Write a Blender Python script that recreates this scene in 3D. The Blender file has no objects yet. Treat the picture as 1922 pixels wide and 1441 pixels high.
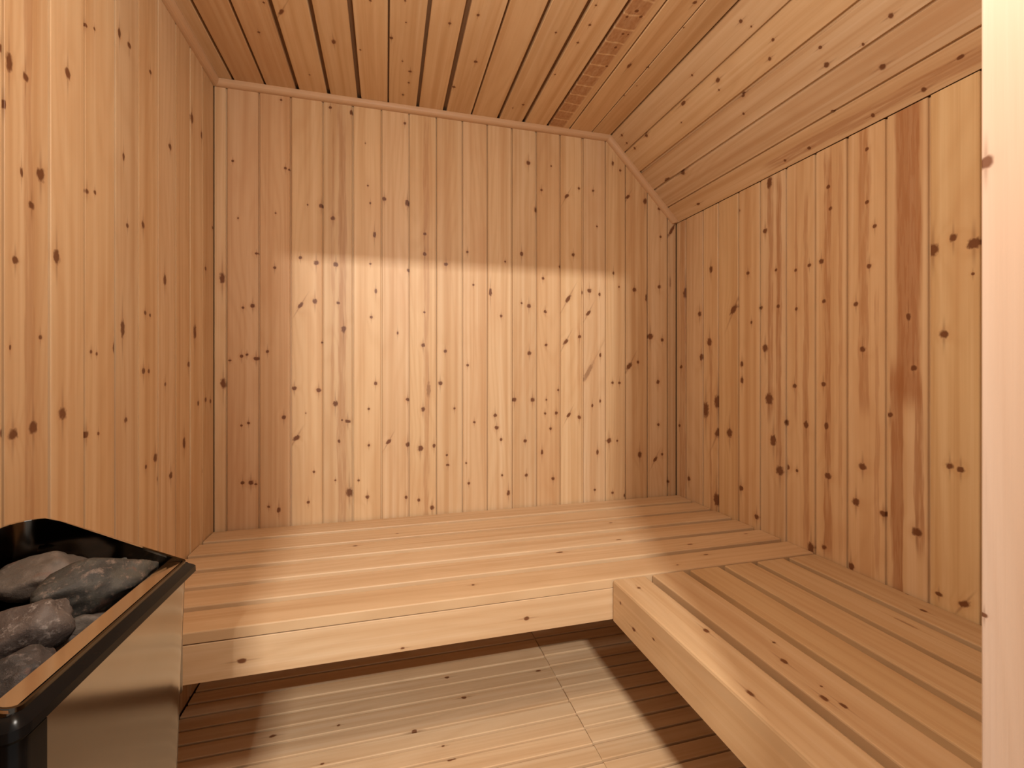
import bpy, bmesh, math, random
from mathutils import Vector, Matrix, noise

# ------------------------------------------------------------ camera, light, exposure
S = bpy.context.scene
COL = S.collection
H = 1.075                                    # camera height above the sub-floor
F_PX, TH, CX, CY = 872.5, 0.2637, 961.0, 695.3
cam_d = bpy.data.cameras.new('camera')
cam = bpy.data.objects.new('camera', cam_d)
COL.objects.link(cam)
cam.location = (0, 0, H)
cam.rotation_euler = (math.radians(90), 0, -TH)
cam_d.sensor_width = 36
cam_d.lens = 36 * F_PX / 1922
cam_d.shift_y = -(720.5 - CY) / 1922
cam_d.clip_start = 0.01
S.camera = cam

W = bpy.data.worlds.new('world')
S.world = W
W.use_nodes = True
W.node_tree.nodes['Background'].inputs[0].default_value = (1.0, 0.93, 0.86, 1)
W.node_tree.nodes['Background'].inputs[1].default_value = 0.6

def lamp(name, kind, loc, energy, color, size, rot=(0, 0, 0)):
    d = bpy.data.lights.new(name, kind)
    d.energy = energy
    d.color = color
    if kind == 'AREA':
        d.shape = 'DISK'
        d.size = size
    else:
        d.shadow_soft_size = size
    o = bpy.data.objects.new(name, d)
    COL.objects.link(o)
    o.location = loc
    o.rotation_euler = rot
    return o

hl = lamp('hall_ceiling_lamp', 'AREA', (-0.15, -1.6, H + 1.31), 80, (1.0, 0.95, 0.88), 0.16)
hl.data.shape = 'RECTANGLE'
hl.data.size, hl.data.size_y = 0.17, 0.05
hl.rotation_euler = (Vector((0.2, 1.2, 0.1)) - Vector(hl.location)).to_track_quat('-Z', 'Y').to_euler()

# unseen fill light added inside, above the door, to lift walls and ceiling
lamp('interior_fill', 'POINT', (0.08, 0.36, H + 0.73), 31, (1.0, 0.93, 0.83), 0.08)

S.view_settings.view_transform = 'Standard'
S.view_settings.look = 'None'
S.view_settings.gamma = 1
S.view_settings.use_curve_mapping = False
S.view_settings.exposure = 0.0

# ------------------------------------------------------------ room measures (z relative to the camera)
XL, XR, YB = -0.6011, 1.3116, 1.9
ZC, ZB, ZR, XK = 1.047, -0.5785, 0.688, 0.961
YBB, ZF, XRB = 1.1755, -0.692, 0.6055
ZFL = -1.035
YF = 0.25                                     # inside of the front wall
JL, JR, JT, JY = -0.255, 0.473, 0.86, 0.269   # door opening

def ray(px, py):
    r = px - CX
    c, s = math.cos(TH), math.sin(TH)
    return Vector((r * c + F_PX * s, -r * s + F_PX * c, CY - py))
def hit(px, py, axis, val):
    d = ray(px, py)
    return d * (val / d[axis])
def hit_plane(px, py, p0, n):
    d = ray(px, py)
    return d * (p0.dot(n) / d.dot(n))
def depth(p):
    return p[0] * math.sin(TH) + p[1] * math.cos(TH)

# ------------------------------------------------------------ materials
def nn(t, kind, **kw):
    n = t.nodes.new(kind)
    for k, v in kw.items():
        setattr(n, k, v)
    return n
def inp(t, node, i, v):
    if hasattr(v, 'links') or isinstance(v, bpy.types.NodeSocket):
        t.links.new(v, node.inputs[i])
    elif v is not None:
        node.inputs[i].default_value = v
def M(t, op, a, b=None, c=None, clamp=False):
    n = nn(t, 'ShaderNodeMath', operation=op, use_clamp=clamp)
    inp(t, n, 0, a)
    if b is not None: inp(t, n, 1, b)
    if c is not None: inp(t, n, 2, c)
    return n.outputs[0]
def V(t, op, a, b=None):
    n = nn(t, 'ShaderNodeVectorMath', operation=op)
    inp(t, n, 0, a)
    if b is not None: inp(t, n, 1, b)
    return n.outputs['Value'] if op in ('LENGTH', 'DOT_PRODUCT') else n.outputs[0]
def mixc(t, fac, a, b, mode='MIX'):
    n = nn(t, 'ShaderNodeMix', data_type='RGBA', blend_type=mode)
    inp(t, n, 0, fac)
    inp(t, n, 6, a)
    inp(t, n, 7, b)
    return n.outputs[2]
def smooth(t, x, lo, hi):
    n = nn(t, 'ShaderNodeMapRange', interpolation_type='SMOOTHSTEP')
    inp(t, n, 0, x)
    n.inputs[1].default_value = lo
    n.inputs[2].default_value = hi
    return n.outputs[0]
def noise_tex(t, vec, scale=1.0, detail=2.0, rough=0.5):
    n = nn(t, 'ShaderNodeTexNoise')
    inp(t, n, 'Vector', vec)
    n.inputs['Scale'].default_value = scale
    n.inputs['Detail'].default_value = detail
    n.inputs['Roughness'].default_value = rough
    return n.outputs[0]

def knot_group():
    g = bpy.data.node_groups.new('knot', 'ShaderNodeTree')
    for nm, ty in (('Coord', 'Vector'), ('Wob', 'Float'), ('Knot', 'Vector'), ('Shape', 'Float'),
                   ('Core', 'Float'), ('Halo', 'Float'), ('Warp', 'Float')):
        g.interface.new_socket(nm, in_out='INPUT', socket_type='NodeSocket' + ty)
    for nm in ('Core', 'Halo', 'Warp'):
        g.interface.new_socket(nm, in_out='OUTPUT', socket_type='NodeSocketFloat')
    gi, go = g.nodes.new('NodeGroupInput'), g.nodes.new('NodeGroupOutput')
    sx = nn(g, 'ShaderNodeSeparateXYZ'); inp(g, sx, 0, gi.outputs['Knot'])
    cxyz = nn(g, 'ShaderNodeSeparateXYZ'); inp(g, cxyz, 0, gi.outputs['Coord'])
    dx = M(g, 'SUBTRACT', cxyz.outputs[0], sx.outputs[0])
    dy = M(g, 'SUBTRACT', cxyz.outputs[1], sx.outputs[1])
    el = M(g, 'ABSOLUTE', gi.outputs['Shape'])
    el = M(g, 'MAXIMUM', el, 0.2)
    # tilt (shear) when the shape value is negative
    tilt = M(g, 'LESS_THAN', gi.outputs['Shape'], 0.0)
    dx2 = M(g, 'SUBTRACT', dx, M(g, 'MULTIPLY', M(g, 'MULTIPLY', dy, 0.55), tilt))
    dy2 = M(g, 'DIVIDE', dy, el)
    l = M(g, 'SQRT', M(g, 'ADD', M(g, 'MULTIPLY', dx2, dx2), M(g, 'MULTIPLY', dy2, dy2)))
    sz = M(g, 'MAXIMUM', sx.outputs[2], 1e-5)
    rn = M(g, 'DIVIDE', l, sz)
    rnw = M(g, 'ADD', rn, gi.outputs['Wob'])
    core = smooth(g, rnw, 1.15, 0.55)
    # faint tail of the knot along the grain
    tail = M(g, 'MULTIPLY', smooth(g, M(g, 'DIVIDE', M(g, 'ABSOLUTE', dx2), sz), 0.45, 0.0),
             smooth(g, M(g, 'DIVIDE', M(g, 'ABSOLUTE', dy2), sz), 5.0, 0.5))
    core = M(g, 'MAXIMUM', core, M(g, 'MULTIPLY', tail, 0.42))
    core = M(g, 'MULTIPLY', core, M(g, 'SUBTRACT', 1.0, M(g, 'MULTIPLY', M(g, 'GREATER_THAN', el, 3.9), 0.45)))
    halo = smooth(g, rnw, 2.6, 0.8)
    warp = M(g, 'MULTIPLY', M(g, 'EXPONENT', M(g, 'MULTIPLY', M(g, 'MULTIPLY', rn, rn), -0.14)), sz)
    g.links.new(M(g, 'MAXIMUM', gi.outputs['Core'], core), go.inputs['Core'])
    g.links.new(M(g, 'MAXIMUM', gi.outputs['Halo'], halo), go.inputs['Halo'])
    g.links.new(M(g, 'ADD', gi.outputs['Warp'], warp), go.inputs['Warp'])
    return g
KG = knot_group()

def wood(name, n_knots, base, dark, red, rough=0.5, streaks=False, saw=False, spec=0.35, grain=1.0):
    m = bpy.data.materials.new(name)
    m.use_nodes = True
    t = m.node_tree
    b = t.nodes['Principled BSDF']
    tc = nn(t, 'ShaderNodeTexCoord').outputs['Object']
    seed = nn(t, 'ShaderNodeAttribute', attribute_type='OBJECT', attribute_name='seed').outputs['Fac']
    tint = nn(t, 'ShaderNodeAttribute', attribute_type='OBJECT', attribute_name='tint').outputs['Color']
    sep = nn(t, 'ShaderNodeSeparateXYZ'); inp(t, sep, 0, tc)
    x, y, z = sep.outputs
    def comb(a, bb, c):
        n = nn(t, 'ShaderNodeCombineXYZ')
        inp(t, n, 0, a); inp(t, n, 1, bb); inp(t, n, 2, c)
        return n.outputs[0]
    zs = M(t, 'ADD', M(t, 'MULTIPLY', z, 8.0), seed)
    wob = M(t, 'MULTIPLY', M(t, 'SUBTRACT', noise_tex(t, comb(M(t, 'MULTIPLY', x, 130.0), M(t, 'MULTIPLY', y, 90.0), seed), 1.0, 2.0), 0.5), 0.9)
    core, halo, warp = 0.0, 0.0, 0.0
    for i in range(n_knots):
        a = nn(t, 'ShaderNodeAttribute', attribute_type='OBJECT', attribute_name='k%d' % i)
        k = nn(t, 'ShaderNodeGroup'); k.node_tree = KG
        inp(t, k, 'Coord', tc); inp(t, k, 'Wob', wob)
        inp(t, k, 'Knot', a.outputs['Vector']); inp(t, k, 'Shape', a.outputs['Alpha'])
        inp(t, k, 'Core', core); inp(t, k, 'Halo', halo); inp(t, k, 'Warp', warp)
        core, halo, warp = k.outputs
    # growth rings: stretched noise contours bent around the knots
    drift = noise_tex(t, comb(M(t, 'MULTIPLY', x, 7.0), M(t, 'MULTIPLY', y, 1.1), zs), 1.0, 1.0)
    ph = M(t, 'ADD', M(t, 'MULTIPLY', x, 190.0), M(t, 'MULTIPLY', drift, 55.0))
    ph = M(t, 'ADD', ph, M(t, 'MULTIPLY', warp, 420.0))
    ring = M(t, 'MULTIPLY_ADD', M(t, 'SINE', ph), 0.5, 0.5)
    ring = M(t, 'POWER', ring, 2.2)
    band = noise_tex(t, comb(M(t, 'MULTIPLY', x, 26.0), M(t, 'MULTIPLY', y, 0.7), zs), 1.0, 2.0)
    fine = noise_tex(t, comb(M(t, 'MULTIPLY', x, 260.0), M(t, 'MULTIPLY', y, 5.0), zs), 1.0, 3.0)
    blot = noise_tex(t, comb(M(t, 'MULTIPLY', x, 9.0), M(t, 'MULTIPLY', y, 2.6), zs), 1.0, 3.0, 0.6)
    col = mixc(t, M(t, 'MULTIPLY', ring, 0.22 * grain), base, dark)
    col = mixc(t, M(t, 'MULTIPLY', smooth(t, band, 0.42, 0.70), 0.52 * grain), col, dark)
    band2 = noise_tex(t, comb(M(t, 'MULTIPLY', x, 62.0), M(t, 'MULTIPLY', y, 0.55), M(t, 'ADD', zs, 5.0)), 1.0, 2.0)
    pale = tuple(min(1, c * k) for c, k in zip(base[:3], (1.1, 1.18, 1.3))) + (1,)
    col = mixc(t, M(t, 'MULTIPLY', smooth(t, band2, 0.50, 0.72), 0.55 * grain), col, pale)
    col = mixc(t, M(t, 'MULTIPLY', smooth(t, band2, 0.46, 0.30), 0.38 * grain), col, dark)
    col = mixc(t, M(t, 'MULTIPLY', smooth(t, blot, 0.45, 0.75), 0.35), col, red)
    col = mixc(t, M(t, 'MULTIPLY', M(t, 'SUBTRACT', fine, 0.5), 0.5 * grain, clamp=True), col, dark)
    if streaks:
        for j in range(3):
            a = nn(t, 'ShaderNodeAttribute', attribute_type='OBJECT', attribute_name='s%d' % j)
            r = nn(t, 'ShaderNodeAttribute', attribute_type='OBJECT', attribute_name='r%d' % j)
            sa = nn(t, 'ShaderNodeSeparateXYZ'); inp(t, sa, 0, a.outputs['Vector'])
            sr = nn(t, 'ShaderNodeSeparateXYZ'); inp(t, sr, 0, r.outputs['Vector'])
            w1 = noise_tex(t, comb(M(t, 'MULTIPLY', x, 30.0), M(t, 'MULTIPLY', y, 3.0), M(t, 'ADD', seed, 7.0 + j)), 1.0, 3.0, 0.65)
            wv = M(t, 'MULTIPLY', M(t, 'SUBTRACT', w1, 0.5), 0.028)
            d = M(t, 'ABSOLUTE', M(t, 'ADD', M(t, 'SUBTRACT', x, sa.outputs[0]), wv))
            q = M(t, 'DIVIDE', d, M(t, 'MAXIMUM', sa.outputs[1], 1e-4))
            msk = smooth(t, q, 1.1, 0.75)
            patch = noise_tex(t, comb(M(t, 'MULTIPLY', x, 120.0), M(t, 'MULTIPLY', y, 7.0), M(t, 'ADD', seed, 3.0 + j)), 1.0, 3.0, 0.6)
            patch = M(t, 'MULTIPLY_ADD', smooth(t, patch, 0.36, 0.56), 0.6, 0.4)
            patch = M(t, 'MAXIMUM', patch, sr.outputs[2])
            yy = M(t, 'MULTIPLY', smooth(t, M(t, 'SUBTRACT', y, sr.outputs[0]), -0.03, 0.05),
                   smooth(t, M(t, 'SUBTRACT', y, sr.outputs[1]), 0.03, -0.05))
            f = M(t, 'MULTIPLY', M(t, 'MULTIPLY', msk, patch), M(t, 'MULTIPLY', yy, sa.outputs[2]), clamp=True)
            col = mixc(t, f, col, (0.31, 0.12, 0.04, 1))
    if saw:
        # rough band-sawn face: dark strip with pale cross cuts
        w = noise_tex(t, comb(M(t, 'MULTIPLY', x, 20.0), M(t, 'MULTIPLY', y, 8.0), 1.0), 1.0, 2.0)
        cut = M(t, 'FRACT', M(t, 'ADD', M(t, 'MULTIPLY', y, 17.0), M(t, 'MULTIPLY', w, 0.35)))
        strip = M(t, 'MULTIPLY', smooth(t, x, -0.028, -0.018), 1.0)
        body = M(t, 'MULTIPLY', smooth(t, cut, 0.07, 0.16), strip)
        pat = noise_tex(t, comb(M(t, 'MULTIPLY', x, 140.0), M(t, 'MULTIPLY', y, 60.0), 2.0), 1.0, 3.0)
        col = mixc(t, M(t, 'MULTIPLY', body, M(t, 'MULTIPLY_ADD', pat, 0.9, 0.15), clamp=True), col, (0.30, 0.125, 0.05, 1))
    if n_knots:
        col = mixc(t, M(t, 'MULTIPLY', halo, 0.30), col, red)
        col = mixc(t, M(t, 'MULTIPLY', core, 0.93), col, (0.125, 0.037, 0.010, 1))
    col = mixc(t, 1.0, col, tint, 'MULTIPLY')
    inp(t, b, 'Base Color', col)
    b.inputs['Roughness'].default_value = rough
    b.inputs['Specular IOR Level'].default_value = spec
    bu = nn(t, 'ShaderNodeBump')
    bu.inputs['Strength'].default_value = 0.12
    bu.inputs['Distance'].default_value = 0.002
    inp(t, bu, 'Height', M(t, 'ADD', M(t, 'MULTIPLY', fine, 0.6), M(t, 'MULTIPLY', ring, 0.25)))
    t.links.new(bu.outputs[0], b.inputs['Normal'])
    return m

WB = ((0.62, 0.43, 0.25, 1), (0.47, 0.27, 0.125, 1), (0.52, 0.30, 0.15, 1))
BB = ((0.62, 0.44, 0.265, 1), (0.46, 0.275, 0.135, 1), (0.54, 0.34, 0.18, 1))
wood_cache = {}
def wall_wood(n, streaks=False, saw=False):
    for c in (0, 4, 8, 12, 18):
        if n <= c: break
    key = (c, streaks, saw)
    if key not in wood_cache:
        wood_cache[key] = wood('knotty_pine_panel', c, *WB, streaks=streaks, saw=saw)
    return wood_cache[key]
def bench_wood(n):
    for c in (0, 3, 8):
        if n <= c: break
    key = ('b', c)
    if key not in wood_cache:
        wood_cache[key] = wood('planed_bench_pine', c, *BB, rough=0.48, grain=0.9)
    return wood_cache[key]

def simple(name, col, rough=0.5, metal=0.0, bump=None, spec=0.5):
    m = bpy.data.materials.new(name)
    m.use_nodes = True
    t = m.node_tree
    b = t.nodes['Principled BSDF']
    tc = nn(t, 'ShaderNodeTexCoord').outputs['Object']
    ns = noise_tex(t, tc, 9.0, 3.0)
    c2 = tuple(v * 0.8 for v in col[:3]) + (1,)
    inp(t, b, 'Base Color', mixc(t, ns, col, c2))
    b.inputs['Metallic'].default_value = metal
    b.inputs['Roughness'].default_value = rough
    b.inputs['Specular IOR Level'].default_value = spec
    if bump:
        vm = V(t, 'MULTIPLY', tc, bump[0])
        bu = nn(t, 'ShaderNodeBump')
        bu.inputs['Strength'].default_value = bump[1]
        bu.inputs['Distance'].default_value = 0.001
        inp(t, bu, 'Height', noise_tex(t, vm, 1.0, 2.0))
        t.links.new(bu.outputs[0], b.inputs['Normal'])
    return m
M_BACKING = simple('dark_batten_timber', (0.22, 0.115, 0.05, 1), 0.9)
M_TRIM = wood('pine_moulding', 0, (0.56, 0.36, 0.21, 1), (0.46, 0.26, 0.13, 1), (0.5, 0.28, 0.14, 1), rough=0.45, grain=0.5)
M_JAMB = wood('pale_door_frame_pine', 3, (0.55, 0.385, 0.275, 1), (0.48, 0.31, 0.205, 1), (0.52, 0.34, 0.24, 1), rough=0.5, grain=0.6)
M_STEEL = simple('polished_stainless_steel', (0.42, 0.405, 0.385, 1), 0.13, 1.0, ((3, 3, 60), 0.02))
M_LIP = simple('polished_steel_lip', (0.80, 0.78, 0.74, 1), 0.10, 1.0)
M_BLACK = simple('black_enamelled_steel', (0.008, 0.0075, 0.0075, 1), 0.2, 0.0, spec=0.12)
M_INNER = simple('dark_heat_tinted_steel', (0.10, 0.085, 0.07, 1), 0.16, 1.0)
M_SUB = simple('dark_subfloor', (0.16, 0.08, 0.035, 1), 0.85)
M_PLASTER = simple('hall_plaster', (0.75, 0.72, 0.68, 1), 0.8)

# ------------------------------------------------------------ object helpers
def link(name, mesh, mat=None, parent=None, mw=None):
    o = bpy.data.objects.new(name, mesh)
    COL.objects.link(o)
    if mat and mesh is not None:
        if not mesh.materials: mesh.materials.append(mat)
    if mw is not None: o.matrix_world = mw
    if parent is not None:
        o.parent = parent
        o.matrix_parent_inverse = parent.matrix_world.inverted()
    return o
def empty(name, loc):
    o = bpy.data.objects.new(name, None)
    o.empty_display_size = 0.1
    COL.objects.link(o)
    o.matrix_world = Matrix.Translation(loc)
    return o
def from_bm(name, bm):
    me = bpy.data.meshes.new(name)
    bmesh.ops.recalc_face_normals(bm, faces=bm.faces)
    bm.to_mesh(me)
    bm.free()
    return me
def frame(o, u, v, n):
    m = Matrix((u, v, n)).transposed().to_4x4()
    m.translation = o
    return m
def prism(name, prof, y0, y1):
    """extrude an (x, z) profile along y; y0 / y1 may be functions of x (cut ends)"""
    f0 = y0 if callable(y0) else (lambda x: y0)
    f1 = y1 if callable(y1) else (lambda x: y1)
    bm = bmesh.new()
    a = [bm.verts.new((x, f0(x), z)) for x, z in prof]
    b = [bm.verts.new((x, f1(x), z)) for x, z in prof]
    n = len(prof)
    for i in range(n):
        bm.faces.new((a[i], a[(i + 1) % n], b[(i + 1) % n], b[i]))
    bm.faces.new(a); bm.faces.new(b)
    return from_bm(name, bm)
def box(name, lo, hi, bev=0.0):
    bm = bmesh.new()
    bmesh.ops.create_cube(bm, size=1)
    for v in bm.verts:
        v.co = Vector([(lo[i] + hi[i]) / 2 + v.co[i] * (hi[i] - lo[i]) for i in range(3)])
    if bev:
        bmesh.ops.bevel(bm, geom=bm.edges[:], offset=bev, segments=2, affect='EDGES', profile=0.6)
    return from_bm(name, bm)
def Z(z): return z + H
def wpt(p): return Vector((p[0], p[1], p[2] + H))

rnd = random.Random(11)
TINTS = {}
def props(o, tint=None, knots=(), seed=None, streaks=()):
    o['seed'] = float(seed if seed is not None else rnd.uniform(0, 60))
    if tint is None:
        b = rnd.uniform(0.93, 1.05); r = rnd.uniform(-0.03, 0.03)
        tint = (b * (1 + r * 0.4), b, b * (1 - r * 1.5))
    o['tint'] = [float(c) for c in tint] + [1.0]
    for i, k in enumerate(knots):
        o['k%d' % i] = [float(c) for c in k]
    for j, (xc, hw, st, ya, yb, *sol) in enumerate(streaks):
        o['s%d' % j] = [float(xc), float(hw), float(st), 1.0]
        o['r%d' % j] = [float(ya), float(yb), float(sol[0]) if sol else 0.0, 1.0]

def panel_profile(w, gap, gd, t=0.014, bev=0.0018, bev2=None):
    h = w / 2
    if bev2:            # wide chamfer on the tongue side only
        return [(-h, -t), (h, -t), (h, -gd), (h - gap, -gd), (h - gap - 0.0004, -bev2), (h - gap - bev2, 0), (-h + bev, 0), (-h, -bev)]
    if gd is None:      # open joint right through to the battens
        return [(-h, -t), (h - gap, -t), (h - gap, -t * 0.5), (h - gap, -bev), (h - gap, -bev * .9), (h - gap - bev, 0), (-h + bev, 0), (-h, -bev)]
    return [(-h, -t), (h, -t), (h, -gd), (h - gap, -gd), (h - gap - 0.0004, -bev), (h - gap - bev, 0), (-h + bev, 0), (-h, -bev)]

# knots measured on the photograph: crop origin, scale, list of (x, y, r[, shape])
KN = {'back': [], 'right': [], 'left': [], 'flat': [], 'slope': [], 'benchb': [], 'benchr': [], 'fascia': [], 'floor': []}
def kadd(key, ox, oy, s, lst):
    for k in lst:
        KN[key].append((ox + k[0] / s, oy + k[1] / s, k[2] / s, k[3] if len(k) > 3 else 1.0))
kadd('back', 400, 150, 3.202, [(118,487,7),(435,530,8),(457,540,6),(375,800,5),(568,750,5),(650,757,12),(720,830,12),(705,165,9),(830,195,9,1.5),
 (408,120,7),(1152,260,8),(1028,715,12),(1168,740,14,1.4),(970,930,8,2.2),(1272,925,9),(1272,1045,11),(1400,1108,11),(525,1068,9),(620,1100,14),
 (738,1108,14),(370,1128,9),(262,1043,12,.5),(1175,1143,10),(978,1270,8,1.8),(612,1330,13,1.2),(525,1355,12,-1.5),(752,1340,9),(180,1368,8),
 (238,1357,12),(55,1190,14,2.4),(930,635,5),(945,740,5,1.6),(915,380,4),(945,1105,6),(1270,1395,7),(150,830,5)])
kadd('back', 400, 580, 3.431, [(183,303,10),(218,293,8),(278,318,17,.7),(350,273,10),(108,330,9,.7),(65,480,15,2.2),(523,510,15,.8),(680,522,14),
 (787,608,14,1.4),(867,722,16,.8),(830,715,6),(810,850,8,1.5),(455,697,13),(597,670,5),(228,733,8),(183,750,7),(535,830,19,-.9),(1018,52,9),
 (840,130,15,1.4),(1352,232,12),(1495,270,10),(1047,478,9,1.4),(1462,478,13),(1002,643,7),(1253,582,11),(1352,645,12,1.4),(1388,520,12,4),
 (1003,877,8),(1130,853,14,-1.1),(1253,873,13,1.3),(1335,897,17),(1423,880,9,1.4),(1505,940,7),(1508,1003,8),(190,1118,11),(243,1118,15),
 (275,1127,9,.7),(650,1048,8),(937,1102,7),(787,1102,6),(878,1180,20,1.4),(993,1210,12),(1243,1212,8,1.5),(1325,1230,10),(1410,1278,14),
 (613,1242,9),(358,1272,8),(423,1293,11,1.4),(702,215,6),(1188,155,6,1.8)])
kadd('back', 840, 200, 3.602, [(547,380,14),(597,695,11,1.5),(635,563,9),(700,402,6),(500,995,12,1.3),(850,1002,11),(645,1160,10),(135,982,9),
 (390,1047,7),(805,605,12,-1.3),(888,553,8),(985,570,8),(1117,383,8,2),(1168,432,8),(1220,610,13,-1),(1335,640,13,1.6),(1430,690,10),
 (1440,880,8),(1515,835,12,-3.2),(1010,810,6),(1122,1125,7,1.6),(1160,1218,7),(1263,1238,13),(1432,1218,12),(1505,1190,6,6),(175,1205,7),
 (290,1255,10,2.6),(550,1347,14),(660,1385,9),(500,1328,7),(815,1300,14,-1.9),(912,1255,6,2),(958,1245,14),(1027,1270,7,1.7),(952,1395,12,-1.5),
 (362,1415,7),(1345,1290,9,3),(760,1080,9)])
kadd('back', 840, 560, 3.431, [(477,32,6),(630,85,9),(345,113,9),(130,430,9),(527,352,13),(635,300,9),(762,278,14,-1.3),(850,247,11),
 (905,475,15,-4.2),(983,365,7,2),(1305,245,19),(1382,267,11),(1170,435,17,-1.3),(1227,410,10),(1062,542,9),(1107,543,9),(1355,537,11,1.2),
 (45,708,8),(172,797,8),(430,652,13),(547,653,14),(637,652,7),(713,590,8),(307,753,12),(317,832,13),(345,908,9),(500,917,11),(628,740,8),
 (700,738,10),(780,750,11,-1.4),(848,765,12),(663,838,9),(932,690,7,1.5),(982,660,6,2),(608,990,9,1.8),(965,988,9,1.8),(1040,915,16),
 (1093,917,7),(1238,1005,13,1.5),(1337,1035,12,-1.4),(1382,1003,9),(1357,812,9),(507,1138,10),(352,1138,7),(137,1190,8),(120,1060,6),
 (680,1160,11),(393,1253,11,1.5),(948,1232,8),(1062,1250,9),(1143,1268,11),(1420,1180,8),(5,1073,7)])
kadd('right', 1250, 160, 1.6364, [(305,447,8),(338,567,5),(292,683,6),(345,678,6),(305,808,11),(317,963,14,1.2),(330,1090,11,1.5),(350,1183,14),
 (373,1173,8),(318,298,9,2),(138,565,7,1.5),(103,702,8),(60,638,11,1.5),(208,688,12,-1.3),(158,972,14,1.4),(122,997,13,1.8),(160,1065,12,-1.4),
 (195,1068,11,1.3),(155,1272,12,1.6),(230,1237,8),(233,855,6,1.5),(233,905,6,1.8),(108,835,7,1.5),(133,788,10,1.2),(262,728,5),(400,687,5),
 (398,568,5),(395,923,7),(430,1042,8,1.4),(370,1035,7,1.5),(402,1183,5),(477,540,8),(485,663,6),(483,918,8),(492,1045,7,1.6),(497,1200,10),
 (498,312,6),(505,378,6),(440,553,6),(47,865,6),(42,1045,5),(70,1208,7),(278,1325,8),(445,1420,11,1.4),(485,1418,8),(250,577,5),(225,385,4),(252,577,5)])
kadd('right', 1560, 140, 1.3592, [(312,415,8,1.2),(365,430,14),(260,447,12,1.3),(288,662,10),(303,998,8),(331,1007,8),(97,488,6),(63,585,6),
 (80,700,7),(111,387,5),(91,325,5),(91,190,5),(80,1000,9),(63,1090,9),(133,1120,9,.8),(218,1167,11),(50,1253,9),(210,748,7),(150,868,7),
 (362,508,4),(340,1350,10,-1),(197,617,5,2),(275,1325,8,.6)])
kadd('left', 0, 0, 1.5333, [(4,140,13),(27,180,12,2.2),(75,222,10,1.3),(195,212,11,1.4),(247,72,6),(272,83,5),(343,95,7,2),(371,130,9),
 (433,207,6),(63,495,6,2.2),(118,503,16,1.2),(92,592,11),(45,748,11),(163,738,13,1.5),(117,970,7),(180,1190,15,1.2),(38,1250,17),(97,1230,16,1.1),
 (10,1245,14),(248,1250,10),(283,1247,5),(250,550,8),(273,553,6),(366,650,7),(412,648,9,1.2),(355,450,5,2.5),(352,945,10,2.4),(330,1000,10,1.8),
 (262,1012,6),(278,1018,5),(418,900,6),(432,907,5),(475,805,8,2),(413,1068,9),(428,1068,6),(476,1105,6),(361,1208,8),(447,1317,10,1.2),
 (420,1343,6),(456,1378,9),(492,1368,10),(530,1275,9,1.8),(543,1048,8),(560,955,10,2),(570,1160,7),(592,1150,7),(606,1155,6),(592,773,6),
 (612,655,5),(580,390,7,1.4),(552,340,9,1.6),(490,422,9),(618,438,6),(640,795,11,1.8),(640,1105,12,1.6),(583,1355,6),(15,300,4,3),(30,1000,4,2)])
kadd('flat', 300, 0, 3.203, [(595,193,8),(1045,250,12,1.6),(730,70,13,-2.2),(1205,300,6),(1392,228,10),(1458,367,6),(1505,430,10),(1497,497,7),
 (1462,570,7),(1743,140,10),(1765,522,8),(1475,5,7),(1265,5,8),(1480,135,5),(900,450,5),(625,15,7)])
kadd('flat', 850, 0, 3.202, [(152,90,10),(137,370,11),(8,522,8),(860,32,7),(823,150,9),(750,257,8),(613,448,6),(620,195,7),(423,628,8),
 (360,648,5),(1130,100,10),(1047,100,9),(1105,65,11),(1022,203,8),(1053,207,6),(978,285,9),(925,398,8),(1060,393,10,2.4),(1170,405,8),
 (1105,515,4),(1180,607,12,1.3),(1388,165,5),(1453,15,13),(1030,575,4),(8,370,8)])
kadd('slope', 850, 0, 3.202, [(1730,128,11),(1793,160,6),(1437,452,7),(1593,480,12,1.3),(1600,540,6),(1743,570,13),(1747,683,8),(1373,735,5),
 (1162,812,12),(1093,890,8),(1015,812,8),(1045,860,7),(1380,1035,17),(1290,1080,12,2),(1475,1225,7,2),(1385,620,10,2)])
kadd('slope', 1200, 0, 2.662, [(668,198,8),(652,292,9),(905,237,9),(935,325,13),(1255,80,12),(1215,333,14),(1118,222,8),(1605,285,10,1.6),
 (1422,448,12),(1167,575,10),(848,740,9),(727,802,8),(965,555,7)])
kadd('benchb', 340, 900, 2.344, [(1690,240,8,4),(1665,320,7,2.2),(1285,463,7),(765,292,6,2),(950,237,4,2)])
kadd('benchb', 980, 900, 4.805, [(800,390,9,2.2),(870,540,8,3.5)])
kadd('benchb', 1200, 880, 6.0, [(570,848,14,2.5),(1200,730,10,2.5),(750,965,14,2),(430,1080,10,1.6)])
kadd('benchr', 1100, 900, 2.338, [(232,473,8),(527,660,11,1.6),(720,935,12,1.8),(868,795,12,1.6),(1045,957,12,2),(1130,990,10,2),(825,713,7),
 (1480,572,9,1.6),(1405,628,7,7),(1033,905,5),(1410,500,6,1.5)])
kadd('fascia', 340, 900, 2.344, [(975,740,5,1.8),(268,795,10,1.8),(1520,610,8,1.5)])
kadd('floor', 740, 1180, 4.368, [(432,397,12,1.6),(570,562,15,1.5),(165,833,11,2),(1258,880,11,1.3),(465,1072,12,3),(1180,345,10,2.5),(400,960,9,1.6)])
kadd('floor', 340, 1180, 4.368, [(750,878,14,1.8),(1160,1105,10,2),(1290,790,9,1.5)])

def world_knots(key, p0, n):
    out = []
    for px, py, r, sh in KN[key]:
        p = hit_plane(px, py, p0, n)
        if p.length > 6: continue
        out.append((p, max(0.0028, r * 1.18 * depth(p) / F_PX), sh))
    return out

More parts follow.
